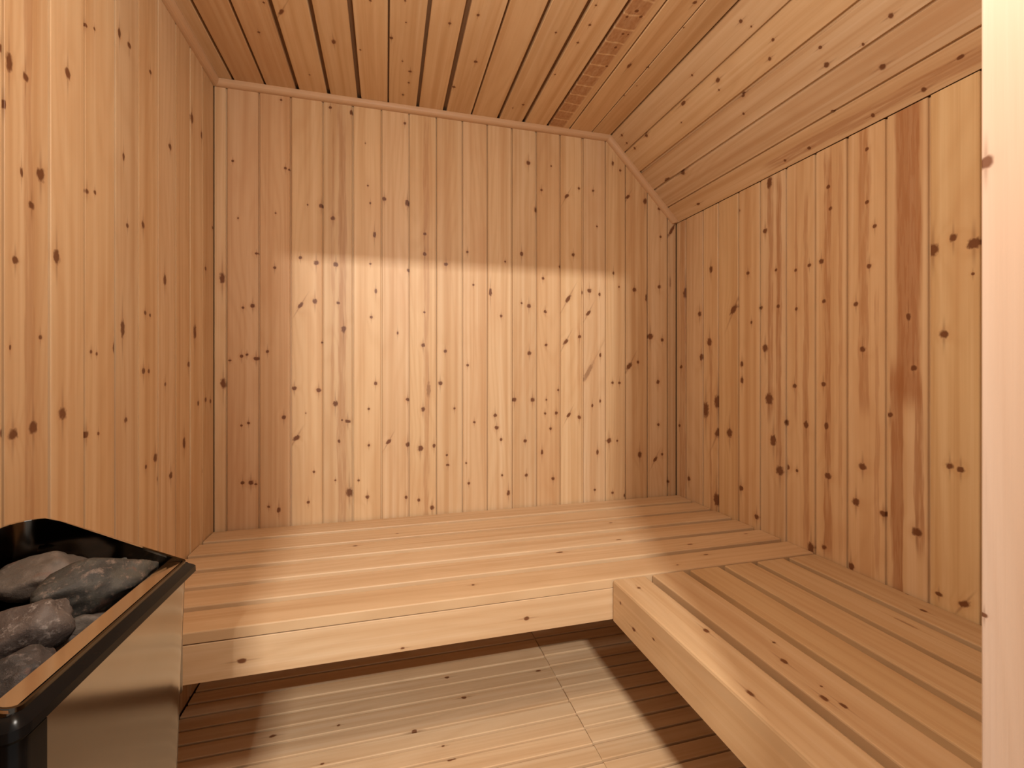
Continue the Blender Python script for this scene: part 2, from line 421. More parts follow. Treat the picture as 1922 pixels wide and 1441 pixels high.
def boards(parent, key, origin, u, v, n, seams, y0, y1, gap=0.006, gd=0.006, bev=0.0018, bev2=None, gaps=None, extra=None, tints=None, name='board', boundry=None, offs=0.0):
    """panel boards between successive seam positions (along u)"""
    wk = world_knots(key, origin, n) if key else []
    res = []
    for i in range(len(seams) - 1):
        a, b = seams[i], seams[i + 1]
        w = abs(b - a) - 0.0006
        c = (a + b) / 2
        off = rnd.uniform(-0.0006, 0.0006)
        org = origin + u * c + n * off
        ks = []
        for p, r, sh in wk:
            q = p - org
            lx, ly = q.dot(u), q.dot(v)
            if abs(lx) < w / 2 + 0.002:
                ks.append((max(-w / 2, min(w / 2, lx)), ly, r, sh))
        ks = sorted(ks, key=lambda k: -k[2])[:18]
        st = (extra or {}).get(i, ())
        saw = st == 'saw'
        if saw: st = ()
        g = gaps[i] if gaps else gap
        fy0 = (lambda x, c=c: y0(c + x)) if callable(y0) else y0
        fy1 = (lambda x, c=c: y1(c + x)) if callable(y1) else y1
        pr = panel_profile(w, g, gd, bev=bev, bev2=bev2)
        if boundry is not None and a < boundry < b:
            # board that crosses the kink of the roof: extra profile points so its end follows it
            xk = boundry - c
            pr.insert(6, (xk, 0.0)); pr.insert(1, (xk, -0.014))
        me = prism(name, pr, fy0, fy1)
        o = link(name, me, wall_wood(len(ks), bool(st), saw), parent, frame(wpt(org), u, v, n))
        props(o, tint=(tints or {}).get(i), knots=ks, streaks=st)
        res.append(o)
    return res

X_, Y_, Z_ = Vector((1, 0, 0)), Vector((0, 1, 0)), Vector((0, 0, 1))
def structure(o): o['kind'] = 'structure'; return o

# ------------------------------------------------------------ shell
T = 0.014     # board thickness, the backing starts behind it
zlow = ZFL - 0.04
# back wall backing follows the five-sided gable
def slab(name, pts, d):
    bm = bmesh.new()
    a = [bm.verts.new(p) for p in pts]
    b = [bm.verts.new(Vector(p) + Vector(d)) for p in pts]
    k = len(pts)
    for i in range(k): bm.faces.new((a[i], a[(i + 1) % k], b[(i + 1) % k], b[i]))
    bm.faces.new(a); bm.faces.new(b)
    return from_bm(name, bm)
E_ = 0.02
wb = structure(link('wall_back', slab('wall_back', [(XL - E_, YB + T, 0), (XR + E_, YB + T, 0), (XR + E_, YB + T, Z(ZR)), (XK, YB + T, Z(ZC) + E_), (XL - E_, YB + T, Z(ZC) + E_)], (0, 0.05, 0)), M_BACKING))
wl = structure(link('wall_left', box('wall_left', (XL - T - 0.05, 0.12, 0), (XL - T, YB + T, Z(ZC) + E_)), M_BACKING))
wr = structure(link('wall_right', box('wall_right', (XR + T, 0.12, 0), (XR + T + 0.05, YB + T, Z(ZR) + 0.01)), M_BACKING))
fl = structure(link('floor', box('floor', (XL - T - 0.05, -0.05, -0.05), (XR + T + 0.05, YB + T + 0.05, 0.0)), M_SUB))
sl = Vector((XR - XK, 0, ZR - ZC)); sll = sl.length; sd = sl.normalized()
n_sl = Vector((sd[2], 0, -sd[0]))             # into the room
up = -n_sl
y0c = 0.12
bm = bmesh.new()
cp = [(XL - T - 0.05, Z(ZC) + T), (XK + 0.004, Z(ZC) + T), (XR + T + 0.05, Z(ZR) + T - 0.036), (XR + T + 0.05, Z(ZR) + 0.08), (XK + 0.04, Z(ZC) + 0.07), (XL - T - 0.05, Z(ZC) + 0.07)]
a = [bm.verts.new((x, y0c, z)) for x, z in cp]; b = [bm.verts.new((x, YB + T + 0.05, z)) for x, z in cp]
for i in range(6): bm.faces.new((a[i], a[(i + 1) % 6], b[(i + 1) % 6], b[i]))
bm.faces.new(a); bm.faces.new(b)
ce = structure(link('ceiling', from_bm('ceiling', bm), M_BACKING))
# front wall with the door opening
bm = bmesh.new()
def addbox(bm, lo, hi):
    r = bmesh.ops.create_cube(bm, size=1)
    for v in r['verts']:
        v.co = Vector([(lo[i] + hi[i]) / 2 + v.co[i] * (hi[i] - lo[i]) for i in range(3)])
FW0, FW1 = 0.12, YF - T
addbox(bm, (XL - T - 0.05, FW0, 0), (JL - 0.035, FW1, Z(ZC) + T))
addbox(bm, (JR + 0.035, FW0, 0), (XR + T, FW1, Z(ZR) + 0.03))
addbox(bm, (JL - 0.035, FW0, Z(JT) + 0.035), (JR + 0.035, FW1, Z(ZC) + T))
pts = [(JR + 0.035, Z(ZR) + 0.03), (XR + T, Z(ZR) + 0.03), (XK, Z(ZC) + T), (JR + 0.035, Z(ZC) + T)]
a = [bm.verts.new((x, FW0, z)) for x, z in pts]; b = [bm.verts.new((x, FW1, z)) for x, z in pts]
for i in range(4): bm.faces.new((a[i], a[(i + 1) % 4], b[(i + 1) % 4], b[i]))
bm.faces.new(a); bm.faces.new(b)
wf = structure(link('wall_front', from_bm('wall_front', bm), M_BACKING))

def roof_z(x): return ZC if x <= XK else ZC + (x - XK) * (ZR - ZC) / (XR - XK)

# back wall boards
seams = [XL, -0.559, -0.452, -0.344, -0.232, -0.123, -0.017, 0.089, 0.197, 0.304, 0.408, 0.515, 0.624, 0.733, 0.841, 0.948, 1.048, 1.160, 1.266, XR]
def t3(r, g, b): return (r, g, b)
back_extra = {4: [(0.012, 0.016, 0.42, 0.0, 2.1), (-0.02, 0.006, 0.3, 0.9, 2.0)], 7: [(0.012, 0.012, 0.38, 0.0, 2.1)], 13: [(0.03, 0.006, 0.25, 1.0, 1.3)]}
back_t = {1: t3(.95, .88, .86), 2: t3(.95, .87, .82), 3: t3(1.0, .97, .92), 6: t3(1.04, 1.03, 1.02), 7: t3(1.04, 1.03, .98), 8: t3(.98, .95, .9), 9: t3(1.02, 1.0, .98),
          10: t3(1.04, 1.04, 1.03), 12: t3(.99, .94, .88), 14: t3(1.03, 1.03, 1.04), 15: t3(1.03, 1.02, .98), 16: t3(.97, .93, .87)}
orgb = Vector((0, YB, zlow))
bg = [0.004, 0.004, 0.005, 0.004, 0.005, 0.004, 0.004, 0.004, 0.005, 0.004, 0.005, 0.007, 0.006, 0.009, 0.004, 0.004, 0.004, 0.006, 0.004]
for lo, hi, st, en in ((0, 15, XL, XK),):
    pass
boards(wb, 'back', orgb, X_, Z_, -Y_, seams, 0.04, lambda x: roof_z(x) - zlow - 0.0015, gaps=bg, gd=0.008, extra=back_extra, tints=back_t, boundry=XK)
# right wall boards (u = -Y)
ys = [1.9, 1.829, 1.711, 1.645, 1.615, 1.502, 1.394, 1.28, 1.169, 1.063, 0.953, 0.849, 0.742, 0.635, 0.528, 0.421, 0.314, YF + 0.001]
ys = [1.9, 1.829, 1.711, 1.615, 1.502, 1.394, 1.28, 1.169, 1.063, 0.953, 0.849, 0.742, 0.635, 0.528, 0.421, 0.314, YF + 0.001]
rs = [-y for y in ys]
right_extra = {5: [(-0.012, 0.013, 0.55, 0.9, 1.75), (0.024, 0.012, 0.6, 0.75, 1.75)],
               6: [(0.018, 0.011, 0.45, 0.5, 1.65), (-0.02, 0.005, 0.4, 0.9, 1.7)],
               7: [(-0.012, 0.011, 0.6, 0.5, 1.75), (0.028, 0.006, 0.3, 0.5, 1.75)],
               8: [(-0.008, 0.016, 0.5, 0.95, 1.8), (0.028, 0.006, 0.35, 0.5, 1.3)],
               9: [(0.0, 0.032, 0.80, 0.98, 1.85, 0.85), (-0.026, 0.016, 0.75, 0.42, 1.1, 0.8), (0.027, 0.010, 0.6, 0.6, 1.06, 0.5)],
               2: [(0.0, 0.008, 0.5, 0.4, 1.2)], 0: [(0.01, 0.02, 0.35, 0.4, 1.8)]}
right_t = {10: t3(1.03, 1.03, .92), 4: t3(.98, .93, .86), 3: t3(.98, .95, .87), 9: t3(1.0, .98, .94), 8: t3(1.03, 1.0, .95), 7: t3(1.02, .99, .94), 6: t3(1.0, .97, .92)}
orgr = Vector((XR, 0, zlow))
boards(wr, 'right', orgr, -Y_, Z_, -X_, rs, 0.04, ZR - zlow - 0.0015, gap=0.006, gd=0.008, extra=right_extra, tints=right_t)
# left wall boards (u = +Y)
yl = [YF + 0.001] + [1.055 - 0.1072 * k for k in range(7, 0, -1)] + [1.055, 1.158, 1.269, 1.374, 1.479, 1.589, 1.692, 1.795, 1.9]
orgl = Vector((XL, 0, zlow))
left_extra = {7: [(0.0, 0.012, 0.35, 0.0, 1.9)], 6: [(0.03, 0.01, 0.3, 0.0, 1.9)]}
boards(wl, 'left', orgl, Y_, Z_, X_, yl, 0.04, ZC - zlow - 0.0015, gaps=[0.0022] * (len(yl) - 2) + [0.0005], gd=0.011, bev=0.0007, bev2=0.0045, extra=left_extra, tints={7: t3(.94, .90, .86), 8: t3(1.02, 1.01, .99), 9: t3(.99, .97, .93), 11: t3(.95, .91, .86), 13: t3(.93, .88, .83), 15: t3(.95, .92, .88)})
# flat ceiling boards (u = -X, v = +Y)
cs = [-0.5995, -0.538, -0.433, -0.326, -0.217, -0.108, 0.004, 0.114, 0.219, 0.333, 0.443, 0.551, 0.661, 0.764, 0.87, XK]
cu = [-c for c in reversed(cs)]               # increasing along -X
orgc = Vector((0, 0, ZC))
cg = list(reversed([0.0, 0.008, 0.007, 0.012, 0.012, 0.014, 0.005, 0.011, 0.015, 0.006, 0.011, 0.014, 0.010, 0.005, 0.003]))
ceil_extra = {2: 'saw'}
boards(ce, 'flat', orgc, -X_, Y_, -Z_, cu, YF + 0.001, YB - 0.001, gaps=cg, gd=None, extra=ceil_extra, tints={12: t3(.96, .90, .84), 13: t3(.90, .82, .74), **{i: t3(*(lambda f: (f, f * .99, f * .95))(rnd.uniform(1.04, 1.12))) for i in range(12)}})
# sloped ceiling boards (u = up the slope, v = +Y)
dist = [0.0, 0.097, 0.207, 0.310, 0.413, sll]
us = [-(d) for d in reversed(dist)]
orgs = Vector((XK, 0, ZC))
boards(ce, 'slope', orgs, -sd, Y_, n_sl, us, YF + 0.001, YB - 0.001, gaps=[0.004, 0.005, 0.010, 0.004, 0.004], gd=0.008,
       extra={0: [(-0.012, 0.018, 0.5, 0.55, 1.35)]})
# front wall boards, seen only from inside
orgf = Vector((0, YF, zlow))
def fboards(x0, x1, z0, z1f):
    n = max(1, round((x1 - x0) / 0.107))
    s = [-(x1 - (x1 - x0) * i / n) for i in range(n + 1)]
    boards(wf, None, orgf, -X_, Z_, Y_, s, z0, z1f, gap=0.006, gd=0.005, boundry=-XK)
fboards(XL + 0.001, JL - 0.02, 0.04, ZC - zlow - 0.002)
fboards(JR + 0.02, XR - 0.001, 0.04, lambda x: roof_z(-x) - zlow - 0.002)
fboards(JL - 0.02, JR + 0.02, JT - zlow + 0.02, ZC - zlow - 0.002)

# mouldings
def quarter(r, flat=0.004):
    pts = [(0, 0), (r, 0), (r, flat)]
    for i in range(1, 5):
        an = i / 5 * math.pi / 2
        pts.append((flat + (r - flat) * math.cos(an), flat + (r - flat) * math.sin(an)))
    pts += [(flat, r), (0, r)]
    return pts
def trim(name, p, u, v, n, L, r=0.022, cut0=0.0, cut1=0.0):
    me = prism(name, quarter(r), lambda x: cut0 * x, lambda x: L + cut1 * x)
    o = structure(link(name, me, M_TRIM, None, frame(wpt(p), u, v, n)))
    props(o, tint=(1, 1, 1))
    return o
half = math.atan2(ZC - ZR, XR - XK) / 2
# profile x = down the wall, profile z = out from the wall, length along the wall head
trim('trim_1', Vector((XL + 0.006, YB, ZC)), -Z_, X_, -Y_, XK - XL - 0.006, cut1=-math.tan(half))
trim('trim_2', Vector((XK, YB, ZC)), n_sl, sd, -Y_, sll, cut0=math.tan(half), cut1=-0.75)
trim('trim_3', Vector((XL, YF, ZC)), X_, Y_, -Z_, YB - YF - 0.003)

# door opening: frame and head
door = structure(empty('door_1', (0.11, 0.19, 0)))
def jamb(nm, lo, hi, axis_frame, kn=()):
    me = box(nm, lo, hi, 0.0012)
    o = link(nm, me, M_JAMB, door, axis_frame)
    props(o, tint=(1, 1, 1), knots=kn)
    return o
# local x = across the lining (towards -Y), y = up, z = towards the opening
zj = lambda py: (CY - py) * depth((JR, 0.262, 0)) / F_PX + H
fr = frame(Vector((JR, JY, 0)), -Y_, Z_, -X_)
jamb('jamb', (0, 0, -0.034), (0.165, Z(JT) + 0.02, 0), fr, [(0.003, zj(300), 0.006, 1.0), (0.002, zj(1160), 0.003, 0.8), (0.06, 0.7, 0.008, 1.0)])
fr = frame(Vector((JL, JY, 0)), Y_, Z_, X_)
jamb('jamb', (-0.165, 0, -0.034), (0, Z(JT) + 0.02, 0), fr, [(-0.05, 1.2, 0.006, 1.2)])
fr = frame(Vector((JL, JY, Z(JT) + 0.02)), -Y_, X_, Z_)
jamb('door_head', (0, -0.034, 0), (0.165, JR - JL + 0.034, 0.034), frame(Vector((JL, JY, Z(JT) + 0.02)), -Y_, X_, Z_).copy() if False else Matrix(((0, 1, 0, JL), (-1, 0, 0, JY), (0, 0, 1, Z(JT) + 0.02), (0, 0, 0, 1))))

# ------------------------------------------------------------ benches and duckboards
def slat_profile(w, t, bev=0.003):
    h = w / 2
    return [(-h, -t), (h, -t), (h, -bev), (h - bev * 0.3, -bev * 0.3), (h - bev, 0), (-h + bev, 0), (-h + bev * 0.3, -bev * 0.3), (-h, -bev)]
def slat(parent, name, org, u, v, n, w, t, L, bev=0.003, knots=(), tint=None):
    me = prism(name, slat_profile(w, t, bev), 0, L)
    o = link(name, me, bench_wood(len(knots)), parent, frame(wpt(org), u, v, n))
    props(o, tint=tint, knots=knots[:8])
    return o
def pick(wk, org, u, v, w, L):
    out = []
    for p, r, sh in wk:
        q = p - org
        lx, ly = q.dot(u), q.dot(v)
        if abs(lx) < w / 2 and 0 < ly < L: out.append((lx, ly, r, sh))
    return out[:8]

bb = empty('sauna_bench', (0.355, (YBB + YB) / 2, 0.04))
bb['label'] = 'slatted pine bench spanning the back wall with a deep pale front board'
bb['category'] = 'bench'
wk = world_knots('benchb', Vector((0, 0, ZB)), Z_)
fy = [YBB, 1.304, 1.425, 1.542, 1.664, 1.788]
L = XR - XL - 0.006
for i, y in enumerate(fy):
    nxt = fy[i + 1] if i < 5 else YB + 0.002
    w = nxt - y - (0.025 if i < 5 else 0.014)
    org = Vector((XL + 0.003, y + w / 2, ZB + rnd.uniform(-0.0005, 0.0005)))
    # u x v = n  ->  u = -Y? (-Y) x X = Z
    slat(bb, 'slat', org, -Y_, X_, Z_, w, 0.025, L, knots=pick(wk, org, -Y_, X_, w, L), tint=(1.0, .985, .97) if i else (.96, .93, .89))
wk = world_knots('fascia', Vector((0, YBB, 0)), -Y_)
# front board: joint under the front slat closes towards the right
hf = 0.0865
org = Vector((XL + 0.003, YBB, ZF + hf / 2))
tl = 0.0014
slat(bb, 'front_board', org - Z_ * 0.0015, Vector((tl, 0, -1)).normalized(), Vector((1, 0, tl)).normalized(), -Y_, hf, 0.024, L, 0.0015,
     [( -(q[0] - org).dot(Z_), (q[0] - org).dot(X_), q[1], q[2]) for q in wk], tint=(1.02, 1.0, .98))
for x in (-0.52, 0.05, 0.55, 1.0):
    o = link('support_beam', box('support_beam', (x - 0.022, YBB + 0.026, Z(ZB) - 0.085), (x + 0.022, YB - 0.002, Z(ZB) - 0.026)), bench_wood(0), bb); props(o)
o = link('ledger', box('ledger', (XL + 0.003, YB - 0.03, Z(ZB) - 0.13), (XR - 0.003, YB - 0.002, Z(ZB) - 0.086)), bench_wood(0), bb); props(o)

br = empty('sauna_bench', ((XRB + XR) / 2, (YBB + YF) / 2, 0.04))
br['label'] = 'slatted pine bench along the right wall, meeting the back bench at a corner'
br['category'] = 'bench'
wk = world_knots('benchr', Vector((0, 0, ZB)), Z_)
gx = [XRB] + [g + 0.011 for g in (0.7175, 0.840, 0.9585, 1.076, 1.195)]
L = YBB - 0.007 - YF - 0.004
for i, x in enumerate(gx):
    nxt = gx[i + 1] if i < 5 else XR + 0.018
    w = nxt - x - 0.022
    org = Vector((x + w / 2, YF + 0.003, ZB - 0.001 + rnd.uniform(-0.0005, 0.0005)))
    slat(br, 'slat', org, X_, Y_, Z_, w, 0.025 if i else 0.032, L, 0.003 if i else 0.006, knots=pick(wk, org, X_, Y_, w, L),
         tint=[(.93, .90, .84), (.88, .83, .76), (.89, .85, .75), (.86, .81, .72), (.87, .83, .75), (.84, .79, .71)][i])
org = Vector((XRB, YF + 0.003, ZF + 0.041))
slat(br, 'front_board', org, Z_, Y_, -X_, 0.082, 0.024, L, 0.001, [(0.028, L - 0.04, 0.004, 1), (-0.005, L - 0.11, 0.005, 2), (0.02, L - 0.2, 0.003, 2)], tint=(.97, .93, .85))
for y in (0.35, 0.7, 1.1):
    o = link('support_beam', box('support_beam', (XRB + 0.026, y - 0.022, Z(ZB) - 0.085), (XR - 0.002, y + 0.022, Z(ZB) - 0.034)), bench_wood(0), br); props(o)

# two duckboards: their joint runs away from the door
wk = world_knots('floor', Vector((0, 0, ZFL)), Z_)
def duckboard(x0, x1, yoff, label, y0=-0.02):
    d = empty('duckboard', ((x0 + x1) / 2, 1.0, 0.0))
    d['label'] = label
    d['category'] = 'floor grate'
    L = x1 - x0
    k, y = 0, 1.882 + yoff
    while y > y0:
        w = 0.0505
        xs = x0 + rnd.uniform(-0.0004, 0.0004)
        org = Vector((xs, y - w / 2 + rnd.uniform(-.0006, .0006), ZFL + rnd.uniform(-0.0008, 0.0008)))
        slat(d, 'slat', org, -Y_, X_, Z_, w, 0.02, L, 0.002, knots=pick(wk, org, -Y_, X_, w, L), tint=[c * rnd.uniform(1.08, 1.2) for c in (1, 1, 1)] if False else (lambda f: (f, f * .99, f * .98))(rnd.uniform(1.15, 1.3)))
        y -= 0.0585
        k += 1
    for i in range(3):
        x = x0 + 0.06 + (L - 0.12) * i / 2
        o = link('batten', box('batten', (x - 0.018, y0 + 0.05, 0.0005), (x + 0.018, 1.875, Z(ZFL) - 0.021)), bench_wood(0), d); props(o)
    return d
duckboard(XL + 0.006, 0.5525, 0.0, 'pine slatted duckboard covering the floor between heater and the seam')
duckboard(0.5545, XR - 0.006, 0.004, 'pine slatted duckboard on the floor under the right-hand bench')

# ------------------------------------------------------------ heater
RT = math.radians(1.6)
ht = Vector((math.sin(RT), math.cos(RT), 0))   # along the face, away from the door
hn = Vector((math.cos(RT), -math.sin(RT), 0))  # out of the face
HL, HD = 0.344, 0.222
HN = Vector((-0.3096, 0.501, 0))
heater = empty('sauna_heater', (HN[0] - 0.1, HN[1] + 0.17, Z(-0.9)))
heater['label'] = 'wall-mounted stainless steel sauna heater with a black rim, full of dark stones'
heater['category'] = 'heater'
def hp(a, b, z): return HN + ht * a + hn * b + Vector((0, 0, Z(z)))
def topz(b):
    if b > -0.185: return -0.300 + (-b) / 0.185 * 0.081
    return -0.219
ZBOT = -0.90
def loop(inset, r=0.03, n=6, far_only=False):
    """rounded rectangle in (a, b), counter-clockwise"""
    a0, a1, b0, b1 = inset, HL - inset, -HD + inset, -inset
    pts = []
    rads = [(a0, b1, 0.012), (a0, b0, r), (a1, b0, r), (a1, b1, 0.004)]
    cen = [(a0 + rads[0][2], b1 - rads[0][2], 90), (a0 + r, b0 + r, 180), (a1 - r, b0 + r, 270), (a1 - rads[3][2], b1 - rads[3][2], 0)]
    for (ca, cb, st), (_, _, rr) in zip(cen, rads):
        for i in range(n + 1):
            an = math.radians(st + 90 * i / n)
            pts.append((ca + rr * math.cos(an), cb + rr * math.sin(an)))
    # subdivide straights for the sloping top edge
    out = []
    for i, p in enumerate(pts):
        q = pts[(i + 1) % len(pts)]
        out.append(p)
        d = math.hypot(q[0] - p[0], q[1] - p[1])
        k = int(d / 0.02)
        for j in range(1, k):
            out.append((p[0] + (q[0] - p[0]) * j / k, p[1] + (q[1] - p[1]) * j / k))
    return out
def taper(a, z):
    return a - (0.10 * max(0, -0.31 - z) if a > HL * 0.6 else 0.0) * (a / HL)
def smooth_mesh(me, ang=35):
    for p in me.polygons: p.use_smooth = True
    me.set_sharp_from_angle(angle=math.radians(ang))
def shell(name, inset_o, inset_i, zb, zt, mat, floor_z=None):
    bm = bmesh.new()
    lo = loop(inset_o); li = loop(inset_i)
    lo_t = [bm.verts.new(hp(a, b, zt(b))) for a, b in lo]
    lo_b = [bm.verts.new(hp(taper(a, zb), b, zb)) for a, b in lo]
    n = len(lo)
    # inner loop sampled on matching parameters
    ins = []
    ca, cb = HL / 2, -HD / 2
    sa = (HL / 2 - inset_i) / (HL / 2 - inset_o); sb = (HD / 2 - inset_i) / (HD / 2 - inset_o)
    ins = [(ca + (a - ca) * sa, cb + (b - cb) * sb) for a, b in lo]
    li_t = [bm.verts.new(hp(a, b, zt(lo[i][1]))) for i, (a, b) in enumerate(ins)]
    fz = floor_z if floor_z is not None else zb
    li_b = [bm.verts.new(hp(a, b, fz)) for a, b in ins]
    for i in range(n):
        j = (i + 1) % n
        bm.faces.new((lo_b[i], lo_b[j], lo_t[j], lo_t[i]))
        bm.faces.new((lo_t[i], lo_t[j], li_t[j], li_t[i]))
        bm.faces.new((li_t[i], li_t[j], li_b[j], li_b[i]))
    bm.faces.new(lo_b); bm.faces.new(li_b)
    me = from_bm(name, bm)
    smooth_mesh(me)
    return link(name, me, mat, heater)
shell('casing', 0.004, 0.007, ZBOT, topz, M_INNER, floor_z=-0.50)

# polished steel outer skin: face plus a rounded far edge
bm = bmesh.new()
path = [(0.024, 0.0)]
for i in range(1, 13): path.append((0.024 + (HL - 0.026 - 0.024) * i / 12, 0.0))
for i in range(1, 9):
    an = math.radians(90 - 90 * i / 8)
    path.append((HL - 0.026 + 0.026 * math.cos(an), -0.026 + 0.026 * math.sin(an)))
for i in range(1, 9): path.append((HL, -0.026 - 0.15 * i / 8))
zz = [-0.302, -0.40, -0.5, -0.6, -0.7, -0.8, ZBOT + 0.01]
def grid(bm, path, zz, off):
    g = []
    for a, b in path:
        col = []
        for k, z in enumerate(zz):
            zt = min(topz(b), z) if k else (topz(b) - 0.012 if b < -0.03 else -0.325)
            col.append(bm.verts.new(hp(taper(a, zt), b + off, zt)))
        g.append(col)
    for i in range(len(g) - 1):
        for k in range(len(zz) - 1):
            bm.faces.new((g[i][k], g[i + 1][k], g[i + 1][k + 1], g[i][k + 1]))
grid(bm, path, zz, 0.0)
me = from_bm('steel_panel', bm); smooth_mesh(me, 60)
sp = link('steel_panel', me, M_STEEL, heater)
sp['label'] = 'mirror-like steel front panel'
# near end cover
bm = bmesh.new()
for i, (b0, b1) in enumerate(((-0.034, -0.205),)):
    vs = [bm.verts.new(hp(-0.001, b, z)) for b, z in ((b0, topz(b0) - 0.035), (b1, topz(b1) - 0.035), (b1, ZBOT + 0.01), (b0, ZBOT + 0.01))]
    vi = [bm.verts.new(hp(0.003, b, z)) for b, z in ((b0, topz(b0) - 0.035), (b1, topz(b1) - 0.035), (b1, ZBOT + 0.01), (b0, ZBOT + 0.01))]
    bm.faces.new(vs); bm.faces.new(vi)
    for k in range(4): bm.faces.new((vs[k], vs[(k + 1) % 4], vi[(k + 1) % 4], vi[k]))
link('end_panel', from_bm('end_panel', bm), M_LIP, heater)
# black corner post between the two
me = None
bm = bmesh.new()
pp = [(0.034, 0.0012)] + [(0.014 - 0.014 * math.sin(t), -0.014 + 0.0152 * math.cos(t)) for t in [i * math.pi / 16 for i in range(9)]] + [(-0.001, -0.036), (0.01, -0.036), (0.034, -0.008)]
a = [bm.verts.new(hp(x, y, -0.325)) for x, y in pp]; b = [bm.verts.new(hp(x, y, ZBOT)) for x, y in pp]
for i in range(len(pp)): bm.faces.new((a[i], a[(i + 1) % len(pp)], b[(i + 1) % len(pp)], b[i]))
bm.faces.new(a); bm.faces.new(b)
me = from_bm('corner_post', bm); smooth_mesh(me)
link('corner_post', me, M_BLACK, heater)
# black front band of the rim, swept along the face and round both front corners
def sweep(name, prof, path, mat):
    bm = bmesh.new(); rows = []
    for (a, b, na, nb, dz) in path:
        rows.append([bm.verts.new(hp(a + na * o, b + nb * o, z + dz)) for o, z in prof])
    n = len(prof)
    for i in range(len(rows) - 1):
        for k in range(n):
            bm.faces.new((rows[i][k], rows[i + 1][k], rows[i + 1][(k + 1) % n], rows[i][(k + 1) % n]))
    bm.faces.new(rows[0]); bm.faces.new(rows[-1])
    me = from_bm(name, bm); smooth_mesh(me, 32)
    return link(name, me, mat, heater)
cr = 0.010
pth = [(0.0, -0.19, -1, 0, 0.081), (0.0, -0.10, -1, 0, 0.040)]
pth += [(0.0, -0.03, -1, 0, 0.008), (0.0, -0.012, -1, 0, 0.0)]
for i in range(1, 6):
    an = math.radians(180 - 90 * i / 5)
    pth.append((cr + cr * math.cos(an), -cr + cr * math.sin(an), math.cos(an), math.sin(an), 0))
pth.append((HL - 0.002, 0.0, 0.0, 1.0, 0))
pth.append((HL, 0.0, 1.0, 1.0, 0))
pth.append((HL, -0.012, 1, 0, 0.0))
pth = [(a, b, na, nb, dz) for a, b, na, nb, dz in pth]
band = [(-0.0115, -0.2995), (-0.010, -0.3005), (-0.004, -0.3025), (0.002, -0.3075), (0.0050, -0.311), (0.0054, -0.320), (0.000, -0.325), (-0.0115, -0.325)]
sweep('rim_band', band, pth, M_BLACK)
# bright flat lip on top, and thin bright edge along the other sides
lip = [(-0.031, -0.2985), (-0.031, -0.3015), (-0.0095, -0.3015), (-0.0090, -0.2985)]
lp = [(cr, 0, 0, 1, 0)] + [(cr + (HL - 2 * cr) * i / 6, 0, 0, 1, 0) for i in range(1, 7)]
rl = sweep('rim_lip', lip, [(0.006, 0, 0, 1, 0), (HL - 0.008, 0, 0, 1, 0)], M_LIP)
rl['label'] = 'polished flat lip along the front of the rim'
edge = [(-0.0075, -0.002), (-0.0075, 0.0012), (-0.0035, 0.0012), (-0.0035, -0.002)]
bm = bmesh.new()
pts = [p for p in loop(0.0) if p[1] < -0.006]
# order starts on the near side and runs round the back to the far side
prev = None
for (a, b) in pts:
    ca, cb = HL / 2, -HD / 2
    ins = lambda d: (a + (ca - a) / (HL / 2) * d, b + (cb - b) / (HD / 2) * d)
    o1, o2 = ins(0.003), ins(0.007)
    z = topz(b)
    cur = [bm.verts.new(hp(o1[0], o1[1], z - 0.002)), bm.verts.new(hp(o1[0], o1[1], z + 0.0008)), bm.verts.new(hp(o2[0], o2[1], z + 0.0008)), bm.verts.new(hp(o2[0], o2[1], z - 0.002))]
    if prev and (cur[0].co - prev[0].co).length < 0.1:
        for k in range(4): bm.faces.new((prev[k], prev[(k + 1) % 4], cur[(k + 1) % 4], cur[k]))
    prev = cur
me = from_bm('rim_edge', bm)
link('rim_edge', me, M_LIP, heater)
# tray under the stones and wall brackets
link('stone_tray', slab('stone_tray', [hp(0.01, -0.01, -0.41), hp(HL - 0.012, -0.01, -0.41), hp(HL - 0.012, -HD + 0.012, -0.41), hp(0.01, -HD + 0.012, -0.41)], (0, 0, 0.01)), M_BLACK, heater)
for a in (0.06, 0.27):
    bk = slab('wall_bracket', [hp(a, -HD + 0.006, -0.8), hp(a + 0.03, -HD + 0.006, -0.8), hp(a + 0.03, -HD + 0.006, -0.45), hp(a, -HD + 0.006, -0.45)], (0, 0, 0))
    bk = box('wall_bracket', (XL + 0.001, HN[1] + a, Z(-0.8)), (HN[0] - HD + 0.012, HN[1] + a + 0.03, Z(-0.45)))
    link('wall_bracket', bk, M_BLACK, heater)

